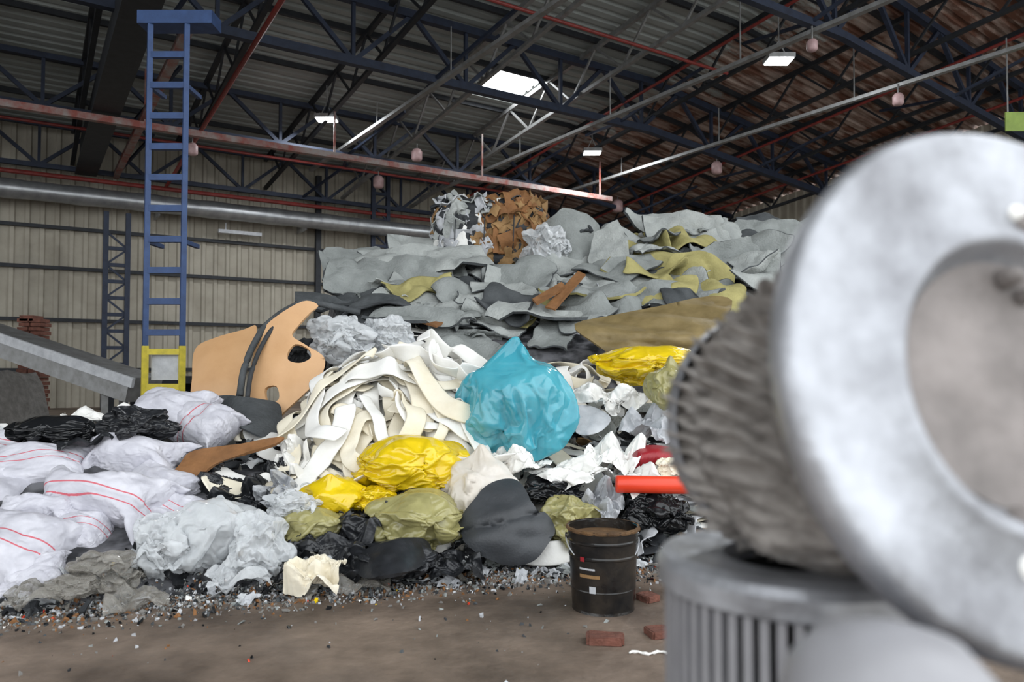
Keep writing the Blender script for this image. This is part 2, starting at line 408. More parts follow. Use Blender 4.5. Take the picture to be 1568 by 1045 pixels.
for k,u in enumerate([-15,-12,-9,-6.4,-4,-1.5,1,3.5,6,8.4,10.8,13.2,15.6,18,20.4]):
    mb=MB(); mi=1 if u in(8.4,10.8) else 0
    zt=lambda w:ZR(u,w)-.14; zb=lambda w:ZR(u,w)-1.0
    beam(mb,HP(u,1,zt(1)),HP(u,22.8,zt(22.8)),.10,.10,mi); beam(mb,HP(u,1,zb(1)),HP(u,22.8,zb(22.8)),.10,.08,mi)
    w=1.4;s=0
    while w<22:
        a,b2=(zt,zb) if s else (zb,zt)
        beam(mb,HP(u,w,a(w)),HP(u,w+.9,b2(w+.9)),.045,.045,mi); w+=.9; s^=1
    mb.build('roof_truss',[m_dark,m_grey])
mb=MB()
for w in [3,5,7,9,11,13,15,17,19,21]:
    beam(mb,HP(-22,w,ZR(0,w)-.05),HP(13,w,ZR(0,w)-.05),.08,.12); beam(mb,HP(13,w,ZR(0,w)-.05),HP(22,w,ZR(22,w)-.05),.08,.12)
mb.build('roof_purlins',[m_dark])
for gw,zl,sz in ((13.7,7.0,.16),(18.6,6.6,.12),(22.4,6.2,.12),(8.4,7.4,.14)):
    mb=MB(); zu=lambda u:ZR(u,gw)-.2; zl2=lambda u:zl-.1*max(0,u-13)
    for ua,ub in ((-21,13),(13,21.8)):
        beam(mb,HP(ua,gw,zl2(ua)),HP(ub,gw,zl2(ub)),sz,sz); beam(mb,HP(ua,gw,zu(ua)),HP(ub,gw,zu(ub)),sz,sz)
    u=-21;s=0
    while u<20.5:
        a,b2=(zl2,zu) if s else (zu,zl2)
        beam(mb,HP(u,gw,a(u)),HP(u+1.25,gw,b2(u+1.25)),.085,.085)
        if s: beam(mb,HP(u,gw,zl2(u)),HP(u,gw,zu(u)),.07,.07)
        u+=1.25; s^=1
    for u in range(-18,21,5):
        beam(mb,HP(u,gw,zl2(u)),HP(u+.6,gw-2.2,ZR(u,gw-2.2)-.9),.06,.06)
        beam(mb,HP(u,gw,zl2(u)),HP(u+.6,min(22.8,gw+2.0),ZR(u,gw+2)-.9),.06,.06)
    mb.build('roof_girder',[m_dblue])
mb=MB(); 
for u,w0,w1,z in ((14.3,4,22,6.6),(10.8,4,22,6.6),(6.8,4,21,6.7)): beam(mb,HP(u,w0,z),HP(u,w1,z-.0),.11,.07)
for u,w0,z in ((14.3,9,6.6),(10.8,9,6.6),(6.8,9,6.7)):
    for k in range(4): beam(mb,HP(u,w0+k*3.6,z),HP(u,w0+k*3.6,ZR(u,w0+k*3.6)-.9),.02)
mb.build('lighting_trunking',[m_grey])
mb=MB(); beam(mb,HP(-15,16.8,6.0),HP(14.4,16.8,6.0),.15,.13)
for u in range(-14,15,4): beam(mb,HP(u,16.8,6),HP(u,16.8,ZR(u,16.8)-.9),.04)
mb.build('service_beam',[m_rustp])
mb=MB()
tube(mb,[HP(-18,22.3,5.95),HP(21.6,22.3,5.95)],.06)
for u in (3.2,-7.5,): tube(mb,[HP(u,4,7.1),HP(u,22.3,6.0)],.045)
for u in (12.2,16.8,19.4): tube(mb,[HP(u,3,ZR(u,3)-.9),HP(u,22.3,ZR(u,22.3)-.9)],.035)
for w in (11.2,20): tube(mb,[HP(-15,w,ZR(0,w)-1.1),HP(13,w,ZR(0,w)-1.1)],.035)
mb.build('sprinkler_pipes',[m_redp])
mb=MB(); beam(mb,HP(1.3,10.5,6.6),HP(1.3,22.6,6.6),.3,.9); beam(mb,HP(1.3,10.5,6.15),HP(1.3,22.6,6.15),.5,.06); beam(mb,HP(2.0,12,6.2),HP(2.0,22.6,6.2),.14,.14,1)
mb.build('crane_runway_beam',[m_dark,m_rustp])

mb=MB()
for z in (1.0,2.3,3.66,4.72,5.8): beam(mb,HP(-21,22.85,z),HP(21.8,22.85,z),.12,.09)
for z in (1.0,2.3,3.66,4.72,5.8): beam(mb,HP(21.85,-2,z),HP(21.85,22.8,z),.12,.09)
mb.build('wall_girts',[m_dark])
mb=MB()
for k in range(14): 
    w=9+k*1.0
    beam(mb,HP(21.9,w,4.9),HP(21.9,w,6.0),.05,.75,0)
mb.build('window_2',[m_dblue])
def lattice_col(u,w,z1,wd=.5,mat=m_dblue):
    mb=MB()
    for s in (-1,1): beam(mb,HP(u+s*wd/2,w,0),HP(u+s*wd/2,w,z1),.12,.12)
    z=.3;s=1
    while z<z1-.5:
        beam(mb,HP(u-wd/2,w,z),HP(u+wd/2,w,z),.09,.09); beam(mb,HP(u-s*wd/2,w,z),HP(u+s*wd/2,w,z+.42),.05,.05); z+=.42; s=-s
    mb.build('steel_column',[mat])
for u in (-14,1.95,9.5,16): lattice_col(u,21.4 if u==1.95 else 22.3,5.0 if u==1.95 else ZR(u,22.3)-.2)
mb=MB(); beam(mb,HP(7.6,22.7,0),HP(7.6,22.7,7),.16,.16); mb.build('wall_post',[m_dark])
mb=MB()
L0=[HP(-18+i*.4,22.0,5.45) for i in range(76)]
tube(mb,L0,[.235 if i%4 else .255 for i in range(76)],20)
for u in range(-17,12,4): beam(mb,HP(u,22,5.4),HP(u,22.8,5.4),.06,.5)
mb.build('ventilation_duct',[m_duct],smooth=True)
mb=MB(); beam(mb,HP(4.6,22.4,4.95),HP(5.8,22.4,4.95),.12,.10); beam(mb,HP(4.8,22.4,5),HP(4.8,22.4,5.2),.03); mb.build('fluorescent_fixture',[m_gwhite])

def lamp(px,py,Y,size=.5):
    c=W(px,py,Y); mb=MB()
    beam(mb,c+Vector((-size/2,0,.05)),c+Vector((size/2,0,.05)),size*.8,.09,0)
    beam(mb,c+Vector((-size*.45,0,-.005)),c+Vector((size*.45,0,-.005)),size*.7,.02,1)
    for s in (-1,1): beam(mb,c+Vector((s*size*.3,0,.08)),c+Vector((0,0,.4)),.02)
    beam(mb,c+Vector((0,0,.4)),c+Vector((0,0,.9)),.02)
    ob=mb.build('highbay_lamp',[m_grey,m_emit])
    ld=bpy.data.lights.new('lamp_light','AREA'); ld.size=.4; ld.energy=220; ld.color=(.93,.97,1)
    lo=bpy.data.objects.new('bulb',ld); scene.collection.objects.link(lo); lo.parent=ob; lo.location=c+Vector((0,0,-.05))-ob.location
for a in ((497,179,17.8),(1198,87,14.3),(908,231,20.6)): lamp(*a)
for px,py,Y in ((1250,62,11.5),(1382,147,14.5),(1100,254,20),(947,313,24.5),(578,276,21),(637,234,19.5),(290,225,16)):
    c=W(px,py,Y); mb=MB(); r=.1*Y/14
    lathe(mb,[(.0,-1.2*r),(.7*r,-1.15*r),(1*r,-.8*r),(1*r,.6*r),(.6*r,1.1*r),(0,1.1*r)],12,0,Matrix.Translation(c))
    beam(mb,c,c+Vector((0,0,.3)),.02,.02,1)
    mb.build('hanging_sensor',[m_pink,m_grey],smooth=True)

# ladder
mb=MB(); Yl=9.0; bl=W(217,600,Yl); br=W(284,600,Yl); x0=bl.x;x1=br.x; zt=5.35
for x in (x0+.04,x1-.04):
    beam(mb,(x,Yl,1.32),(x,Yl,zt),.075,.06,0); beam(mb,(x-.0,Yl,0),(x,Yl,1.34),.09,.07,1)
z=1.5
while z<zt-.1:
    beam(mb,(x0+.05,Yl,z),(x1-.05,Yl,z),.06,.075,0); z+=.375
for z in (.85,1.27,.4): beam(mb,(x0+.03,Yl,z),(x1-.03,Yl,z),.06,.07,1)
beam(mb,(x0+.1,Yl+.05,1.08),(x1-.1,Yl+.05,1.08),.03,.3,2)
beam(mb,(x0-.1,Yl+.1,zt-.02),(x1+.28,Yl+.1,zt-.02),.3,.16,3)
for z in (4.5,2.6): 
    for x in(x0+.04,x1-.04): beam(mb,(x,Yl,z),(x,Yl+.4,z),.05)
mb.build('access_ladder',[m_blue,m_yelp,m_gwhite,m_blue])

mb=MB(); a=W(-60,500,12.4); b2=W(222,596,11); 
beam(mb,a,b2,.6,.36,0)
for s in (-1,1): beam(mb,a+Vector((0,s*.33,.1)),b2+Vector((0,s*.33,.1)),.05,.14,1)
for t in (.15,.85):
    p=a.lerp(b2,t); beam(mb,(p.x,p.y-.25,0),(p.x,p.y-.25,p.z-.1),.09); beam(mb,(p.x,p.y+.25,0),(p.x,p.y+.25,p.z-.1),.09)
mb.build('belt_conveyor',[m_grey,m_gwhite])
mb=MB(); c=W(47,600,13.5)
for i in range(26):
    for j in range(2):
        o=.06 if i%2 else 0
        beam(mb,(c.x-.13+j*.21-o*.5,13.5,i*.075+.035),(c.x+.06+j*.21-o*.5,13.5,i*.075+.035),.3,.065)
beam(mb,(c.x-.12,13.5,1.95),(c.x+.12,13.5,1.95),.3,.1); mb.build('brick_pillar',[m_brick])
mb=MB(); 
grid(mb,lambda x,y:Vector((x,y,.98+.12*nz(x*3,y*3)-.9*sm(-8.2,-7.9,x)*1.0)),(-13,-7.85),(11.6,13),40,16)
v=[Vector((x,11.6,0 if k else .98+.12*nz(x*3,11.6*3)-.9*sm(-8.2,-7.9,x))) for k in (0,1) for x in [(-13+i*5.15/40) for i in range(41)]]
mb.add(v,[(i,i+1,i+42,i+41) for i in range(40)]); mb.build('rubble_block',[m_conc])
mb=MB(); 
beam(mb,(-7.3,14,.85),(-5.6,13.8,.85),1.2,.12); 
for x in (-7.2,-5.7): 
    for y in (13.5,14.3): beam(mb,(x,y,0),(x,y,.8),.1)
beam(mb,(-7.2,14.4,.4),(-5.7,14.4,.4),.04,.8,1)
mb.build('machine_frame',[m_dark,m_void_shade])
mb=MB(); c=W(1572,182,14); beam(mb,c-Vector((.3,0,0)),c+Vector((.3,0,0)),.03,.36,0); 
for s in(-1,1): beam(mb,c+Vector((s*.25,0,.15)),c+Vector((s*.25,0,1.6)),.02,.02,1)
mb.build('hanging_sign',[M('sign_green','#8fa648','#6f8436'),m_grey])

# ---------------------------------------------------------------- pile base
mscrap=M('mixed_scrap','#6c6c70','#222326',rough=.6,vs=5,bump=1,bs=9,bt='v',contrast=.1,detail=3)
mb=MB(); grid(mb,lambda x,y:Vector((x,y,Zm(x,y))),(-6.6,8.6),(2.9,16),190,150); mb.build('scrap_heap',[mscrap],smooth=False)
mb=MB(); grid(mb,lambda x,y:Vector((x,y,HZ(x,y)+.02*nz(x*9,y*9)-.03-.6*max(0,((x+.72)/.85)**2+((y-5.4)/.85)**2-1))),(-1.8,.35),(4.3,6.5),80,80); mb.build('foam_offcut_mound',[m_white],smooth=True)

# ---------------------------------------------------------------- builders
def ridge(p): return 1-abs(noise.noise(p))*2.4
def put(name,T,px,py,Y,w,h,mat,rz=None,rx=0,d=None):
    me=T.copy(); me.name=name; k=Y/F; sx,sz=w*k/2,h*k/2; sy=d if d else (sx*.55+sz*.6)
    rz=U(0,360) if rz is None else rz
    Rm=Matrix.Rotation(math.radians(rx),4,'X')@Matrix.Rotation(math.radians(rz),4,'Z')
    me.transform(Rm)
    lo=[min(v.co[i] for v in me.vertices) for i in range(3)]; hi=[max(v.co[i] for v in me.vertices) for i in range(3)]
    c=[(a+b)/2 for a,b in zip(lo,hi)]; e=[(b-a)/2 for a,b in zip(lo,hi)]
    me.transform(Matrix.Diagonal((sx/e[0],sy/e[1],sz/e[2],1))@Matrix.Translation((-c[0],-c[1],-c[2])))
    me.materials.clear(); me.materials.append(mat)
    ob=bpy.data.objects.new(name,me); scene.collection.objects.link(ob); ob.location=W(px,py,Y)
    return ob
def sack(px,py,Y,w,h,rot=0,yaw=0,pitch=25,plain=False):
    k=Y/F; sx,sy=w*k/2*1.1,h*k/2*1.3
    me=random.choice([TP1,TP2,TP2]).copy(); me.name='woven_sack'; me.materials.clear(); me.materials.append(mat_sack0 if plain else mat_sack)
    sd=U(0,90)
    for v in me.vertices:   # slump of a part-filled sack
        c=v.co; q=noise.noise_vector(Vector((c.x*1.3+sd,c.y*1.3,c.z*.6)))
        rd=ridge(Vector((c.x*1.6+sd+q.x,c.y*2.2,3)))
        v.co=c+Vector((q.x*.16,q.y*.18,q.z*.30-.10*rd*(1 if c.z>0 else 0)-.22*c.x*c.x))
    ob=bpy.data.objects.new('woven_sack',me); scene.collection.objects.link(ob)
    fl=random.choice((0,180))
    ob.matrix_world=Matrix.Translation(W(px,py,Y))@Matrix.Rotation(math.radians(yaw),4,'Z')@Matrix.Rotation(math.radians(pitch+14),4,'X')@Matrix.Rotation(math.radians(rot+fl),4,'Z')@Matrix.Diagonal((sx,sy,min(sx,sy)*.66,1))
    return ob
def inpoly(x,y,P):
    c=False;j=len(P)-1
    for i in range(len(P)):
        if (P[i][1]>y)!=(P[j][1]>y) and x<(P[j][0]-P[i][0])*(y-P[i][1])/(P[j][1]-P[i][1])+P[i][0]: c=not c
        j=i
    return c
def smoothpoly(P,n=5):
    out=[];m=len(P)
    for i in range(m):
        p0,p1,p2,p3=[Vector(P[(i+k-1)%m]).to_2d() for k in range(4)]
        for s in range(n):
            t=s/n
            q=.5*((2*p1)+(-p0+p2)*t+(2*p0-5*p1+4*p2-p3)*t*t+(-p0+3*p1-3*p2+p3)*t**3)
            out.append((q.x,q.y))
    return out
def linpoly(P,n=4):
    out=[]
    for i in range(len(P)):
        a,b=Vector(P[i]),Vector(P[(i+1)%len(P)])
        for s in range(n): q=a.lerp(b,s/n); out.append((q.x,q.y))
    return out
def tri2d(outer,holes,sp):
    pts=[];edges=[]
    for P in [outer]+holes:
        o=len(pts); pts+=[Vector(p) for p in P]; edges+=[(o+i,o+(i+1)%len(P)) for i in range(len(P))]
    xs=[p[0] for p in outer]; ys=[p[1] for p in outer]
    x=min(xs)+sp/2
    while x<max(xs):
        y=min(ys)+sp/2
        while y<max(ys):
            a=x+U(-.2,.2)*sp;b=y+U(-.2,.2)*sp
            if inpoly(a,b,outer) and not any(inpoly(a,b,h) for h in holes): pts.append(Vector((a,b)))
            y+=sp
        x+=sp
    v,e,f,_,_,_=delaunay_2d_cdt(pts,edges,[],0,1e-6)
    F2=[]
    for t in f:
        cx=sum(v[i][0] for i in t)/3; cy=sum(v[i][1] for i in t)/3
        if inpoly(cx,cy,outer) and not any(inpoly(cx,cy,h) for h in holes): F2.append(tuple(t))
    return v,F2
def solid(mb,v,f,th,mi=0,mi2=None):
    N=[Vector((0,0,0)) for _ in v]; ec={}
    for t in f:
        n=(v[t[1]]-v[t[0]]).cross(v[t[2]]-v[t[0]])
        for i in t: N[i]+=n
        for k in range(len(t)):
            a,b=t[k],t[(k+1)%len(t)]; ec[(a,b)]=1
    N=[n.normalized() if n.length>0 else Vector((0,0,1)) for n in N]
    m=len(v); top=[p+N[i]*th/2 for i,p in enumerate(v)]; bt=[p-N[i]*th/2 for i,p in enumerate(v)]
    o=len(mb.v); mb.v+=top+bt
    for t in f:
        mb.f.append(tuple(i+o for i in t)); mb.m.append(mi)
        mb.f.append(tuple(i+o+m for i in reversed(t))); mb.m.append(mi if mi2 is None else mi2)
    for (a,b) in ec:
        if (b,a) not in ec:
            o2=len(mb.v); mb.v+=[top[a],bt[a],bt[b],top[b]]
            mb.f.append((o2,o2+1,o2+2,o2+3)); mb.m.append(mi if mi2 is None else mi2)
def pplate(name,pts,Y,mat,depth,th=.02,holes=(),n=5,sp=12,wr=.02,mat2=None):
    outer=smoothpoly(pts,n) if n>1 else pts; hs=[smoothpoly(h,4) for h in holes]
    v,f=tri2d(outer,hs,sp)
    xs=[p[0] for p in outer]; ys=[p[1] for p in outer]; x0,x1,ya,yb=min(xs),max(xs),min(ys),max(ys)
    V=[];sd=U(0,50)
    for p in v:
        u=(p[0]-x0)/(x1-x0); w=(yb-p[1])/(yb-ya)
        V.append(W(p[0],p[1],Y+depth(u,w)+wr*nz(u*5+sd,w*5)*2))
    mb=MB()
    solid(mb,V,[tuple(t) for t in f],th,0,(1 if mat2 else None))
    return mb.build(name,[mat]+([mat2] if mat2 else []),smooth=True)
def outline(w,h,k=7,rough=.2):
    P=[];a0=U(0,6.3)
    for i in range(k):
        a=a0+2*math.pi*i/k+U(-.28,.28)
        q=(abs(math.cos(a))**4+abs(math.sin(a))**4)**(-1/4)*(1+U(-rough,rough*.5))
        P.append((q*math.cos(a)*w/2,q*math.sin(a)*h/2))
    return P
def sheet(mb,loc,w,h,pitch,yaw,roll,th=.025,bend=None,k=7,fold=True,mi=0,sp=None,mi2=None,wr=1.0):
    outer=linpoly(outline(w,h,k),5)
    sp=sp or max(w,h)/20
    v,f=tri2d(outer,[],sp); sd=U(0,99)
    bx,by=bend if bend else (U(-.5,.8),U(-.3,.6)); fa=U(0,6.3); fd=U(.05,.3)*w; fs=U(.4,1.1)*random.choice((-1,1))
    if R()<.3: fold=False
    M4=Matrix.Translation(loc)@Matrix.Rotation(math.radians(yaw),4,'Z')@Matrix.Rotation(math.radians(pitch),4,'X')@Matrix.Rotation(math.radians(roll),4,'Z')
    V=[]
    for p in v:
        x,y=p[0],p[1]
        z=-(bx*x*x+by*y*y)/max(w,.5)+wr*(.09*w*nz(x*2/w+sd,y*2/w)+.04*w*nz(x*5/w+sd,y*5/w)-.06*w*max(0,.16-abs(nz(x*2.4/w+sd,y*2.4/w,9)))/.16)
        if fold:
            s=x*math.cos(fa)+y*math.sin(fa)-fd
            if s>0: z-=s*fs
        V.append(M4@Vector((x,y,z)))
    solid(mb,V,[tuple(t) for t in f],th,mi,mi2)
def scraps(mb,fn,xr,yr,count,size,mis,lift=.05,th=.006,cond=None,tl=.5):
    for k in range(count):
        x,y=U(*xr),U(*yr)
        if cond and not cond(x,y): continue
        s=U(*size); z=fn(x,y)+U(0,lift)+s*.06
        rot=Euler((U(-tl,tl)+.4,U(-tl,tl),U(0,6.3))).to_matrix(); sd=U(0,99); n=7
        a=U(.4,1);V=[];f=[]
        for j in range(n):
            for i in range(n):
                p=Vector(((i/(n-1)-.5)*s,(j/(n-1)-.5)*s*a,0)); p.z=.22*s*nz(i*.45+sd,j*.45)+.10*s*ridge(Vector((i*.3+sd,j*.3,3))); p.x+=.14*s*nz(j*.8,sd,i*.2);p.y+=.14*s*nz(i*.8,sd,7)
                V.append(rot@p+Vector((x,y,z)))
        for j in range(n-1):
            for i in range(n-1): f.append((j*n+i,j*n+i+1,j*n+i+n+1,j*n+i+n))
        solid(mb,V,f,th,random.choice(mis))

# ---------------------------------------------------------------- scrap covering the heap
allm=[m_felt,m_felt2,m_felt3,m_black,m_dfab,m_gwhite,m_white,m_brown,m_card,m_olive,m_clear2,m_cream,m_dlin,m_clear]
mb=MB()
scraps(mb,Zm,(-1.9,.9),(3.75,6),340,(.06,.2),[2,3,4,12,5,6,8,10,13,13,0],.03,cond=lambda x,y:y>y0(x)+.1)
scraps(mb,Zm,(.5,4.5),(4.3,7.5),600,(.08,.26),[2,3,4,5,5,6,7,8,9,1,11,13,13],.04,cond=noboard)
scraps(mb,Zm,(-2.6,4.5),(6.2,13),340,(.15,.35),[0,0,1,1,2,2,4,5,8,10],.02,.012,cond=lambda x,y:x>-.264*y-.1 and noboard(x,y),tl=.3)
scraps(mb,Zm,(-5,-2),(5.2,7.5),160,(.1,.3),[2,3,4,5,6,5,10,13],.03)
mb.build('mixed_scrap_layer',allm,smooth=True)

dm=[m_gwhite,m_felt3,m_black,m_brown,m_white,m_yel,m_orange,m_conc,m_brick,m_clear2,m_clear,m_felt,m_dfab]
mb=MB()
for k in range(13000):
    x=U(-3.6,1.4); e=y0(x); g=random.gauss(0,.12)
    y=e+.02+g*(1 if g>0 else 1.1)
    if R()<.025: y=e-abs(random.gauss(0,.6))
    s=U(.002,.010)*(1.8 if R()<.12 else 1); z=max(0,Zm(x,y))+s*.25
    rot=Euler((U(0,6),U(0,6),U(0,6))).to_matrix()
    a,b3,c=s*U(.5,1.6),s*U(.4,1.1),s*U(.1,.5)
    v=[rot@Vector((p*a,q*b3,r*c))+Vector((x,y,z)) for p,q,r in ((-1,-1,-1),(1,-.6,-1),(.4,1,-1),(-.8,.7,-1),(-.5,-1,1),(1,-.9,1),(.7,.6,1),(-1,1,1))]
    mb.add(v,[(3,2,1,0),(4,5,6,7),(0,1,5,4),(1,2,6,5),(2,3,7,6),(3,0,4,7)],random.choice([0,0,1,1,2,2,3,7,7,7,12,11,11,3]+([4] if R()<.3 else [])+([5,6,8] if R()<.05 else [])))
scraps(mb,lambda x,y:max(0,Zm(x,y)),(-3.4,1.0),(2.9,4.5),820,(.03,.14),[0,1,2,9,9,10,10,12,11,0],.01,.002,cond=lambda x,y:-.1<y-y0(x)<.4,tl=.6)
mb.build('floor_debris',dm)

# ---------------------------------------------------------------- larger grey felt sheets
def gs(px,py,Y,w,h,pitch=55,yaw=0,roll=0,m=0,bend=None):
    mats=[[m_felt,m_felt3],[m_felt2,m_felt3],[m_olive,m_felt],[m_felt3,m_dfab],[m_felt,m_olive]][m]  # dark felt backs and edges put the shade under sheets into the colour
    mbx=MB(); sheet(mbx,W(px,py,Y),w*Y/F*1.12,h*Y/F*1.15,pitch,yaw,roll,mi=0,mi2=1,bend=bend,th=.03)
    mbx.build('felt_sheet',mats,smooth=True)
for a in [
 (600,420,8.0,190,110,50,10,5,0,(.5,.4)),(665,398,8.4,150,80,45,-15,20,1,(.6,.2)),(560,440,7.8,140,60,50,20,-10,0),
 (720,468,7.4,160,50,40,0,10,1),(545,393,8.9,110,50,50,20,0,0),(640,378,9.1,100,50,60,0,0,1),(510,460,7.3,120,40,30,15,0,3),
 (790,434,8.2,110,60,60,15,0,1),(885,365,8.9,110,100,72,10,0,0,(1.6,.1)),(935,400,8.6,70,120,65,-25,20,1),
 (975,370,9.3,90,80,62,20,15,2),(1045,360,9.3,120,80,60,-10,10,1),(1000,410,8.4,140,70,55,10,0,4),(1060,418,8.2,110,80,55,-15,0,2),(1120,355,9.3,110,60,50,10,0,1),
 (1165,352,9.4,100,50,60,0,0,0),(1105,402,8.6,120,70,60,20,30,0),(1150,415,8.4,100,100,60,-30,0,1),(1190,390,9,110,80,60,0,0,0),(1040,448,7.7,140,60,45,0,0,0),
 (900,445,7.7,150,50,35,0,0,4),(840,470,7.2,190,40,28,5,0,1),(760,455,7.6,110,35,30,0,0,2),(990,338,9.8,80,36,60,0,0,1),(1070,345,9.8,90,36,60,0,0,1),
 (640,480,6.9,150,40,30,0,0,0),(1230,420,8.6,150,110,55,0,0,1),(1260,370,9.6,150,110,55,0,0,0)]:
    gs(*a)
for pts,Y in (([(835,470),(885,415),(897,420),(850,474)],7.2),([(815,458),(860,432),(868,440),(822,466)],7.1),([(640,492),(660,478),(690,488),(668,500)],6.7)):
    pplate('cardboard_strip',pts,Y,m_brown,lambda u,w:.5*w,n=1,sp=10)
# ---------------------------------------------------------------- bale on top
bc=W(750,362,9.5); mb=MB()
def balep(a,b,c): return bc+Vector((a*.66,b*.5,c*.41))
bm=bmesh.new(); bmesh.ops.create_icosphere(bm,subdivisions=5,radius=1); bv=[]
for v in bm.verts:
    n=v.co.normalized(); q=(abs(n.x)**5+abs(n.y)**5+abs(n.z)**5)**(-1/5); ds,_=noise.voronoi(n*4)
    v.co=n*q*(1+.10*(ds[1]-ds[0])+.05*noise.noise(n*3))
mb.add([balep(*v.co) for v in bm.verts],[tuple(l.index for l in f.verts) for f in bm.faces],2); bm.free()
for k in range(420):
    n=Vector((U(-1,1),U(-1,1),U(-1,1))).normalized(); 
    if n.z<-.6 or n.y>.5: continue
    q=(abs(n.x)**5+abs(n.y)**5+abs(n.z)**5)**(-1/5); c=balep(*(n*q*1.01)); 
    side=n.x+U(-.35,.35)
    mi=random.choice([0,4,4,4,0]) if (side>.0 and n.z<.75) else random.choice([1,2,3,3,5,1,4])
    ax=Vector((abs(n.x)**3*math.copysign(1,n.x),abs(n.y)**3*math.copysign(1,n.y),abs(n.z)**3*math.copysign(1,n.z))).normalized()
    rot=ax.to_track_quat('Z','Y').to_matrix()@Euler((U(-.25,.25),U(-.25,.25),U(-.7,.7))).to_matrix(); s=U(.2,.4); sd=U(0,99);V=[];f=[];m=6
    asp=U(.3,.9)
    for j in range(m):
        for i in range(m): V.append(c+rot@Vector(((i/5-.5)*s*asp,(j/5-.5)*s,.3*s*nz(i*.4+sd,j*.4))))
    for j in range(m-1):
        for i in range(m-1): f.append((j*m+i,j*m+i+1,j*m+i+m+1,j*m+i+m))
    solid(mb,V,f,.012,mi)
for x in (-.4,-.05,.3):
    tube(mb,[bc+Vector((x+.02*math.sin(t),-.56*math.cos(t)*1.05,.5*math.sin(t))) for t in [i*math.pi/12-math.pi/2 for i in range(13)]],.008,6,2)
mb.build('waste_bale',[m_brown,m_felt2,m_dfab,m_gwhite,m_card,m_white],smooth=True)

# ---------------------------------------------------------------- tan car trim
pplate('tan_car_trim_panel',[(300,535),(330,518),(372,506),(392,500),(388,530),(372,570),(366,606),(340,618),(297,627),(296,580)],6.0,m_tan,lambda u,w:.55*(1-u)**2*.5+.5*w*w+.1*u,th=.02,sp=8,wr=.01)
pplate('tan_car_pillar_trim',[(396,520),(415,492),(462,462),(486,468),(474,480),(456,500),(448,515),(470,530),(496,548),(492,575),(470,600),(440,628),(425,640),(395,635),(380,610),(386,560)],5.7,m_tan,lambda u,w:.35*w+.25*(u-.5)**2,th=.03,sp=7,wr=.008,
  holes=[[(440,545),(452,528),(472,535),(476,548),(462,556),(446,554)],[(408,596),(424,592),(428,612),(412,616)]])
mb=MB()
arc=[W(368,606,5.72),W(372,570,5.8),W(384,535,5.88),W(402,502,5.98),W(430,478,6.1),W(465,460,6.2),W(505,468,6.3),W(560,480,6.4)]
mbp=[]
for i in range(len(arc)-1):
    for t in range(6): mbp.append(arc[i].lerp(arc[i+1],t/6))
for it in range(4): mbp=[mbp[0]]+[(mbp[i-1]+mbp[i]*2+mbp[i+1])/4 for i in range(1,len(mbp)-1)]+[mbp[-1]]
tube(mb,mbp,.026,10,0); tube(mb,[p+Vector((.065,-.02,-.02)) for p in mbp[:30]],.018,10,1)
mb.build('door_seal_arch',[m_felt3,m_dfab],smooth=True)
put('dark_stuffing_bag',CA,462,552,6.6,80,70,m_dfab)
pplate('grey_liner_shell',[(332,612),(350,606),(400,612),(428,620),(432,650),(428,672),(400,668),(370,655),(345,645)],5.1,m_felt3,lambda u,w:.5*w+.7*(u-.5)**2,th=.015,sp=8,wr=.01)
pplate('brown_trim_panel',[(256,742),(278,712),(300,690),(370,680),(432,668),(424,680),(372,696),(330,712),(300,740),(272,764)],4.4,m_brown,lambda u,w:.3*w,th=.02,sp=8)
pplate('stained_board',[(880,498),(940,484),(1010,470),(1085,455),(1122,462),(1105,500),(1085,538),(1020,540),(950,546),(905,522)],6.1,m_wood,lambda u,w:1.1*w+ (.25 if w<.35 else 0)*(.35-w)*4-.3*u+.03*math.sin((w*1.0+u*.35)*22),n=3,th=.03,sp=7,wr=.03)
# ---------------------------------------------------------------- bags
put('teal_refuse_bag',TA,790,612,4.9,190,194,m_teal,rz=115,d=.36)
put('yellow_refuse_bag',TB,632,714,4.55,190,98,m_yel,rz=150)
put('yellow_refuse_bag',TC,512,755,4.35,108,70,m_yel,rz=60,rx=25)
put('yellow_refuse_bag',CA,575,768,4.3,70,50,m_yel)
put('yellow_refuse_bag',TB,990,560,5.7,180,62,m_yel,rz=200)
put('white_refuse_bag',TC,737,740,4.42,128,122,m_wbag,rz=220)
for T,a in ((TB,(640,797,4.12,160,94)),(TB,(480,805,4.1,110,58)),(CA,(868,805,4.25,112,92)),(TC,(1025,588,5.1,76,88))): put('olive_refuse_bag',T,*a,m_ol)
put('black_refuse_bag',CA,845,752,4.5,112,52,m_black)
put('black_refuse_bag',CB,1000,780,4.4,112,72,m_black)
put('black_refuse_bag',TB,85,660,4.7,140,50,m_black)
put('black_refuse_bag',CA,215,652,4.7,120,64,m_dlin)
put('black_refuse_bag',DA,140,676,4.6,120,34,m_dlin)
for T,a in ((CB,(268,835,3.8,118,106)),(TB,(330,822,3.9,130,118)),(CA,(400,840,3.8,110,118)),(CB,(450,772,4.15,90,48)),(TC,(345,788,4.1,110,64)),(CB,(530,520,6.3,120,78)),(CA,(590,515,6.4,84,68)),(CB,(835,378,8.9,80,72)),(DB,(370,875,3.65,110,46))): put('clear_plastic_bag',T,*a,m_clear)
for T,a in ((CB,(165,872,3.6,125,66)),(DA,(210,912,3.45,120,46)),(CA,(120,895,3.45,80,40)),(DB,(60,905,3.4,100,40)),(DA,(560,885,3.75,90,28)),(DA,(690,878,3.95,90,30))): put('dirty_plastic_bag',T,*a,m_clear2)
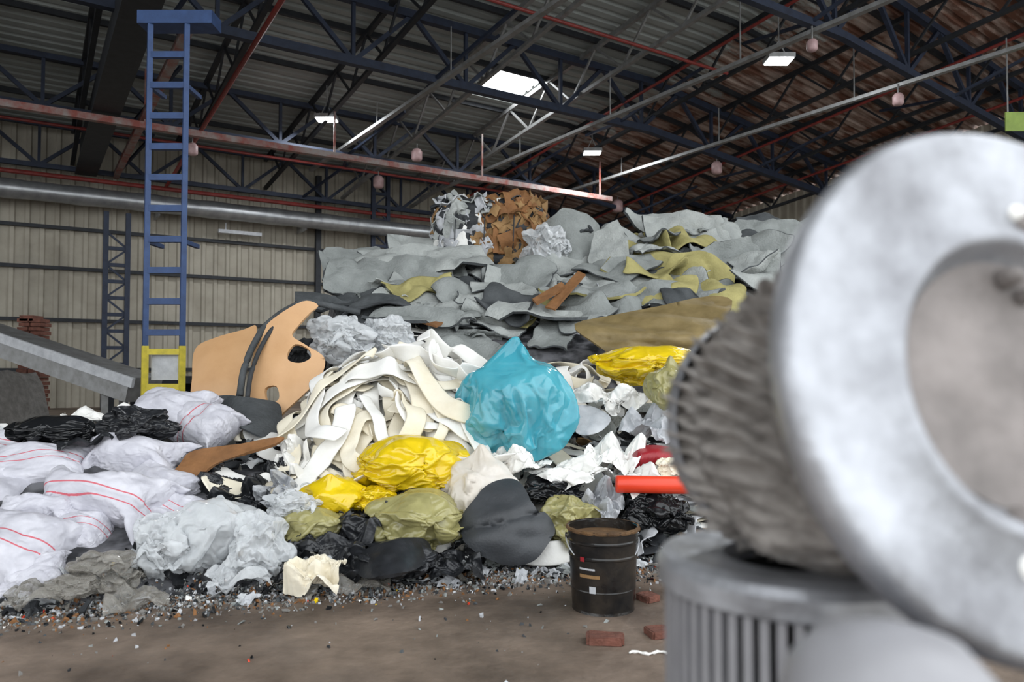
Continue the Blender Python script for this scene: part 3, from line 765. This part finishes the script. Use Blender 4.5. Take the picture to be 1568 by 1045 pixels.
for a in ((30,845,3.75,160,130,-15,10),(158,768,4.1,200,104,-12,5),(55,715,4.5,170,80,10,0),(205,702,4.6,160,84,-5,0,25,True),(262,630,5.3,120,76,-10,0,25,True),(315,652,5.2,84,85,60,0),
          (125,815,3.95,90,64,0,0),(-20,775,4.3,160,110,15,0,25,True),(-10,690,5,140,70,0,0),(235,755,4.4,120,90,-30,0,25,True),(-110,800,4.2,160,110,0,0),(100,760,4.45,130,70,0,0,25,True),(60,780,4.0,120,60,5,0,25,True),(265,790,4.2,90,70,-20,0),(60,880,3.6,90,60,20,0,25,True)):
    sack(*a)
for T,a in ((DA,(525,818,4.0,160,70,20)),(DB,(575,790,4.15,120,60,30)),(DA,(500,852,3.85,140,60,35)),(TB,(606,855,3.85,130,62,0)),(DA,(700,862,3.9,90,36,20)),(DA,(370,760,4.35,110,70,40)),(DB,(340,735,4.6,120,50,30)),(DA,(420,735,4.6,60,70,40)),(DB,(640,765,4.3,120,40,20))):
    put('vinyl_seat_cover',T,*a[:5],m_dlin,rx=a[5],d=.2)
pplate('seat_cushion',[(706,802),(728,768),(746,748),(770,738),(792,740),(806,756),(814,774),(838,794),(843,820),(818,850),(790,858),(765,856),(742,848),(722,832),(712,822)],3.98,m_char,lambda u,w:.28*w-.25*(1-(2*u-1)**2)*(1-(2*w-1)**2)*.5+.03*math.exp(-((w-.5-(u-.5)*.3)/.05)**2),th=.05,sp=6,wr=.01)
pplate('moulded_seat_shell',[(545,862),(560,842),(600,828),(640,822),(658,834),(655,856),(630,872),(590,880),(560,882)],3.72,m_dlin,lambda u,w:.25*w-.2*(1-(2*u-1)**2),th=.02,sp=7,wr=.01)
pplate('bubble_sheet',[(878,625),(905,622),(935,640),(915,662),(882,662)],4.9,m_gwhite,lambda u,w:.3*w,th=.006,sp=8)
mb=MB(); a=W(942,740,4.3); b2=W(1062,742,4.3); tube(mb,[a,a.lerp(b2,.02),b2],[.045,.05,.05],20); mb.build('orange_tube',[m_orange],smooth=True)
put('red_container',TP2,1000,703,4.7,80,44,m_red,rz=0,rx=20)
put('foam_lump',CA,1022,716,4.5,46,36,m_cream)
for T,a in ((DA,(940,690,4.75,110,60,20)),(DB,(930,610,5.3,130,50,30)),(DA,(1000,640,5.0,110,70,30)),(DA,(920,760,4.35,70,70,40)),(DB,(870,720,4.6,140,50,20)),(DA,(450,710,4.7,60,90,50)),(DA,(425,745,4.4,60,60,50)),(DB,(800,700,4.7,100,50,20)),(DA,(150,636,6.0,120,40,10)),(DB,(980,730,4.5,80,50,20))):
    put('white_fabric_sheet',T,*a[:5],random.choice([m_white,m_gwhite,m_white]),rx=a[5],d=.22)
put('chamois_offcut',DA,485,880,3.62,90,60,m_cream,rx=35,d=.1)

# ---------------------------------------------------------------- bucket
bp=W(922,925,1265/365.0); bp.z=0; mb=MB(); T=Matrix.Translation(bp)@Matrix.Diagonal((1,1,.95,1))
lathe(mb,[(0,.004),(.136,.004),(.142,0),(.140,.012),(.147,.10),(.149,.105),(.148,.11),(.153,.25),(.157,.255),(.157,.262),(.154,.268),(.157,.32),(.161,.325),(.161,.332),(.158,.338),(.160,.372),(.166,.376),(.166,.388),(.160,.390),(.155,.385),(.150,.30),(.148,.20),(.0,.2)],72,0,T)
lathe(mb,[(0,.345),(.08,.35),(.154,.345)],40,1,T)
lathe(mb,[(.1665,.374),(.1685,.382),(.1665,.391),(.158,.392)],72,1,T,lambda r,z,a,i:r+.002*math.sin(a*17))
def label(a0,a1,z0,z1,mi):
    v=[];f=[];n=14
    for i in range(n+1):
        a=math.radians(a0+(a1-a0)*i/n)
        for z in (z0,z1): 
            rr=.142+.016*z/.37*1.15+.004; v.append(bp+Vector((rr*math.cos(a),rr*math.sin(a),z)))
    for i in range(n): f.append((2*i,2*i+2,2*i+3,2*i+1))
    mb.add(v,f,mi)
label(222,258,.165,.18,3); label(224,232,.235,.255,4); label(240,251,.10,.13,5); label(222,250,.20,.208,5)
hp=[bp+Vector((.168*math.cos(t),.03-.17*math.sin(t)*1.0,.318-.11*math.sin(t))) for t in [i*math.pi/20 for i in range(21)]]
tube(mb,hp,.003,6,5)
for s in (-1,1): lathe(mb,[(0,.012),(.014,.01),(.016,0)],14,0,Matrix.Translation(bp+Vector((s*.16,.03,.318)))@Matrix.Rotation(s*math.pi/2,4,'Y'))
mb.build('paint_bucket',[m_bucket,m_rust,m_dfab,m_card,m_red,m_gwhite],smooth=False)
def brick(px,py,yaw,l=.2):
    Y=1265/(py-560.0); c=W(px,py,Y)
    bm=bmesh.new(); bmesh.ops.create_cube(bm,size=1); bmesh.ops.bevel(bm,geom=bm.edges[:],offset=.08,segments=2,affect='EDGES')
    bmesh.ops.subdivide_edges(bm,edges=bm.edges[:],cuts=2)
    for v in bm.verts: v.co=Vector((v.co.x*l,v.co.y*.09,v.co.z*.03))+Vector((0,0,.015)); v.co+=noise.noise_vector(v.co*40)*.004
    me=bpy.data.meshes.new('broken_brick'); bm.to_mesh(me); bm.free(); me.materials.append(m_brick)
    ob=bpy.data.objects.new('broken_brick',me); scene.collection.objects.link(ob); ob.location=(c.x,c.y,0); ob.rotation_euler=(0,0,yaw)
brick(925,978,-.1,.15);brick(1005,968,.3,.09);brick(990,915,.6,.08)
mb=MB(); c=W(985,995,2.9)
tube(mb,[Vector((c.x-.06+i*.012,2.9+.012*math.sin(i*.8),.006+.002*(i%2))) for i in range(13)],[.003+.004*abs(math.sin(i*.9)) for i in range(13)],5); mb.build('paper_scrap',[m_white])

# ---------------------------------------------------------------- foreground filters
m_gal=M('galvanised_cap','#bcbec4','#7c7c80',rough=.42,metal=.6,vs=9,bump=.25,bs=14,contrast=.17)
m_rub=M('cap_centre','#8f8784','#66605d',rough=.6,vs=9,bump=.3,bs=20,contrast=.15)
m_ple=M('pleated_media','#aaa49f','#68615c',rough=.9,vs=16,bump=.4,bs=50,contrast=.15)
m_plate=M('light_grey_paint','#a9a8ac','#858488',rough=.5,metal=.2,vs=8)
axis=Vector((-.26,.94,-.20)).normalized()
cd=Vector((.381,.55,1.091))
MT=Matrix.Translation(cd)@axis.to_track_quat('Z','Y').to_matrix().to_4x4()
mb=MB()
Rr=.203
lathe(mb,[(0,.022),(.090,.022),(.100,.018),(.106,.004),(.112,0),(.118,.002),(.124,.006),(.160,.006),(.180,.004),(.192,0),(.198,.003),(Rr,.012),(.199,.03),(.190,.034),(.12,.034)],96,0,MT)
lathe(mb,[(0,.0205),(.088,.0205),(.096,.0188)],64,1,MT)
AX=axis.to_track_quat('Z','Y').to_matrix().to_4x4()
for k in range(16):
    a=U(1.6,5.2); r=U(.07,.15); p=MT@Vector((r*math.cos(a),r*math.sin(a),.006)); q=U(.6,1.3)
    lathe(mb,[(0,-.004*q),(.006*q,-.0035*q),(.009*q,.004),(.01*q,.012)],12,random.choice([2,1]),Matrix.Translation(p)@AX)
NP=46
prof=[(.168-.030*(i/24)+.008*math.sin(i*.55),.030+i*.012) for i in range(25)]
v=[];f=[];seg=NP*6
for i,(r,z) in enumerate(prof):
    for k in range(seg):
        a=2*math.pi*k/seg+ i*.035+.05*nz(math.cos(2*math.pi*k/seg)*3,math.sin(2*math.pi*k/seg)*3,i*.2); rr=r*(1-.13*abs(math.sin(k*math.pi/6)))+.012*nz(math.cos(a)*5,math.sin(a)*5,i*.3)
        v.append(MT@Vector((rr*math.cos(a),rr*math.sin(a),z)))
for i in range(24):
    for k in range(seg): f.append((i*seg+k,i*seg+(k+1)%seg,(i+1)*seg+(k+1)%seg,(i+1)*seg+k))
mb.add(v,f,3)
lathe(mb,[(.02,.325),(.132,.325),(.135,.318),(.133,.30)],64,0,MT)
mb.build('pleated_air_filter',[m_gal,m_rub,m_white,m_ple],smooth=True)
def standing(px,Y,ztop,r,z0,name='cartridge_filter'):
    c=W(px,560,Y); c.z=0; T=Matrix.Translation(c); mb=MB()
    lathe(mb,[(r*.45,ztop-.02),(r*.5,ztop-.004),(r*.9,ztop),(r*.98,ztop-.004),(r*1.02,ztop-.012),(r*1.02,ztop-.03),(r*.97,ztop-.034)],80,0,T)
    lathe(mb,[(r*.97,z0+.03),(r*1.02,z0+.025),(r*1.02,z0),(r*.4,z0)],80,0,T)
    lathe(mb,[(r*.86,ztop-.03),(r*.86,z0+.02)],60,1,T); lathe(mb,[(r*.45,ztop-.02),(r*.45,z0+.02)],40,1,T)
    n=54
    for k in range(n):
        a=2*math.pi*k/n; d=Vector((math.cos(a),math.sin(a),0)); p=c+d*r*.93
        beam(mb,p+Vector((0,0,z0+.02)),p+Vector((0,0,ztop-.03)),r*.06,r*.06,2,up=d)
    mb.build(name,[m_gal,m_void_shade,m_plate],smooth=False)
standing(1205,.76,.915,.128,.56)
c3=W(1352,560,.43); c3.z=0; mb=MB(); T=Matrix.Translation(c3)
lathe(mb,[(0,.952),(.02,.951),(.04,.944),(.054,.928),(.060,.905),(.061,.88),(.058,.86),(.058,.59),(.064,.585),(.064,.56),(0,.56)],64,0,T); mb.build('spin_on_oil_filter',[m_plate],smooth=True)
mb=MB(); c=Vector((.27,.70,0)); T=Matrix.Translation(c)
lathe(mb,[(0,0),(.30,0),(.305,.01),(.30,.03),(.298,.18),(.306,.19),(.298,.2),(.298,.36),(.306,.37),(.298,.38),(.3,.54),(.306,.555),(.298,.56),(.29,.55),(0,.55)],64,0,T); mb.build('steel_drum',[m_dblue],smooth=False)

# ---------------------------------------------------------------- light
w=bpy.data.worlds.new('sky'); scene.world=w; w.use_nodes=True
bg=w.node_tree.nodes['Background']; bg.inputs[0].default_value=(.93,.97,1,1); bg.inputs[1].default_value=2.4
# ---------------------------------------------------------------- camera
cam=bpy.data.cameras.new('camera'); co=bpy.data.objects.new('camera',cam); scene.collection.objects.link(co); scene.camera=co
co.location=(0,0,H0); co.rotation_euler=(math.radians(90+1.9),0,0)
cam.sensor_width=36; cam.lens=F/1568*36; cam.clip_start=.02
cam.dof.use_dof=True; cam.dof.focus_distance=5.5; cam.dof.aperture_fstop=3.2
scene.view_settings.view_transform='Standard'
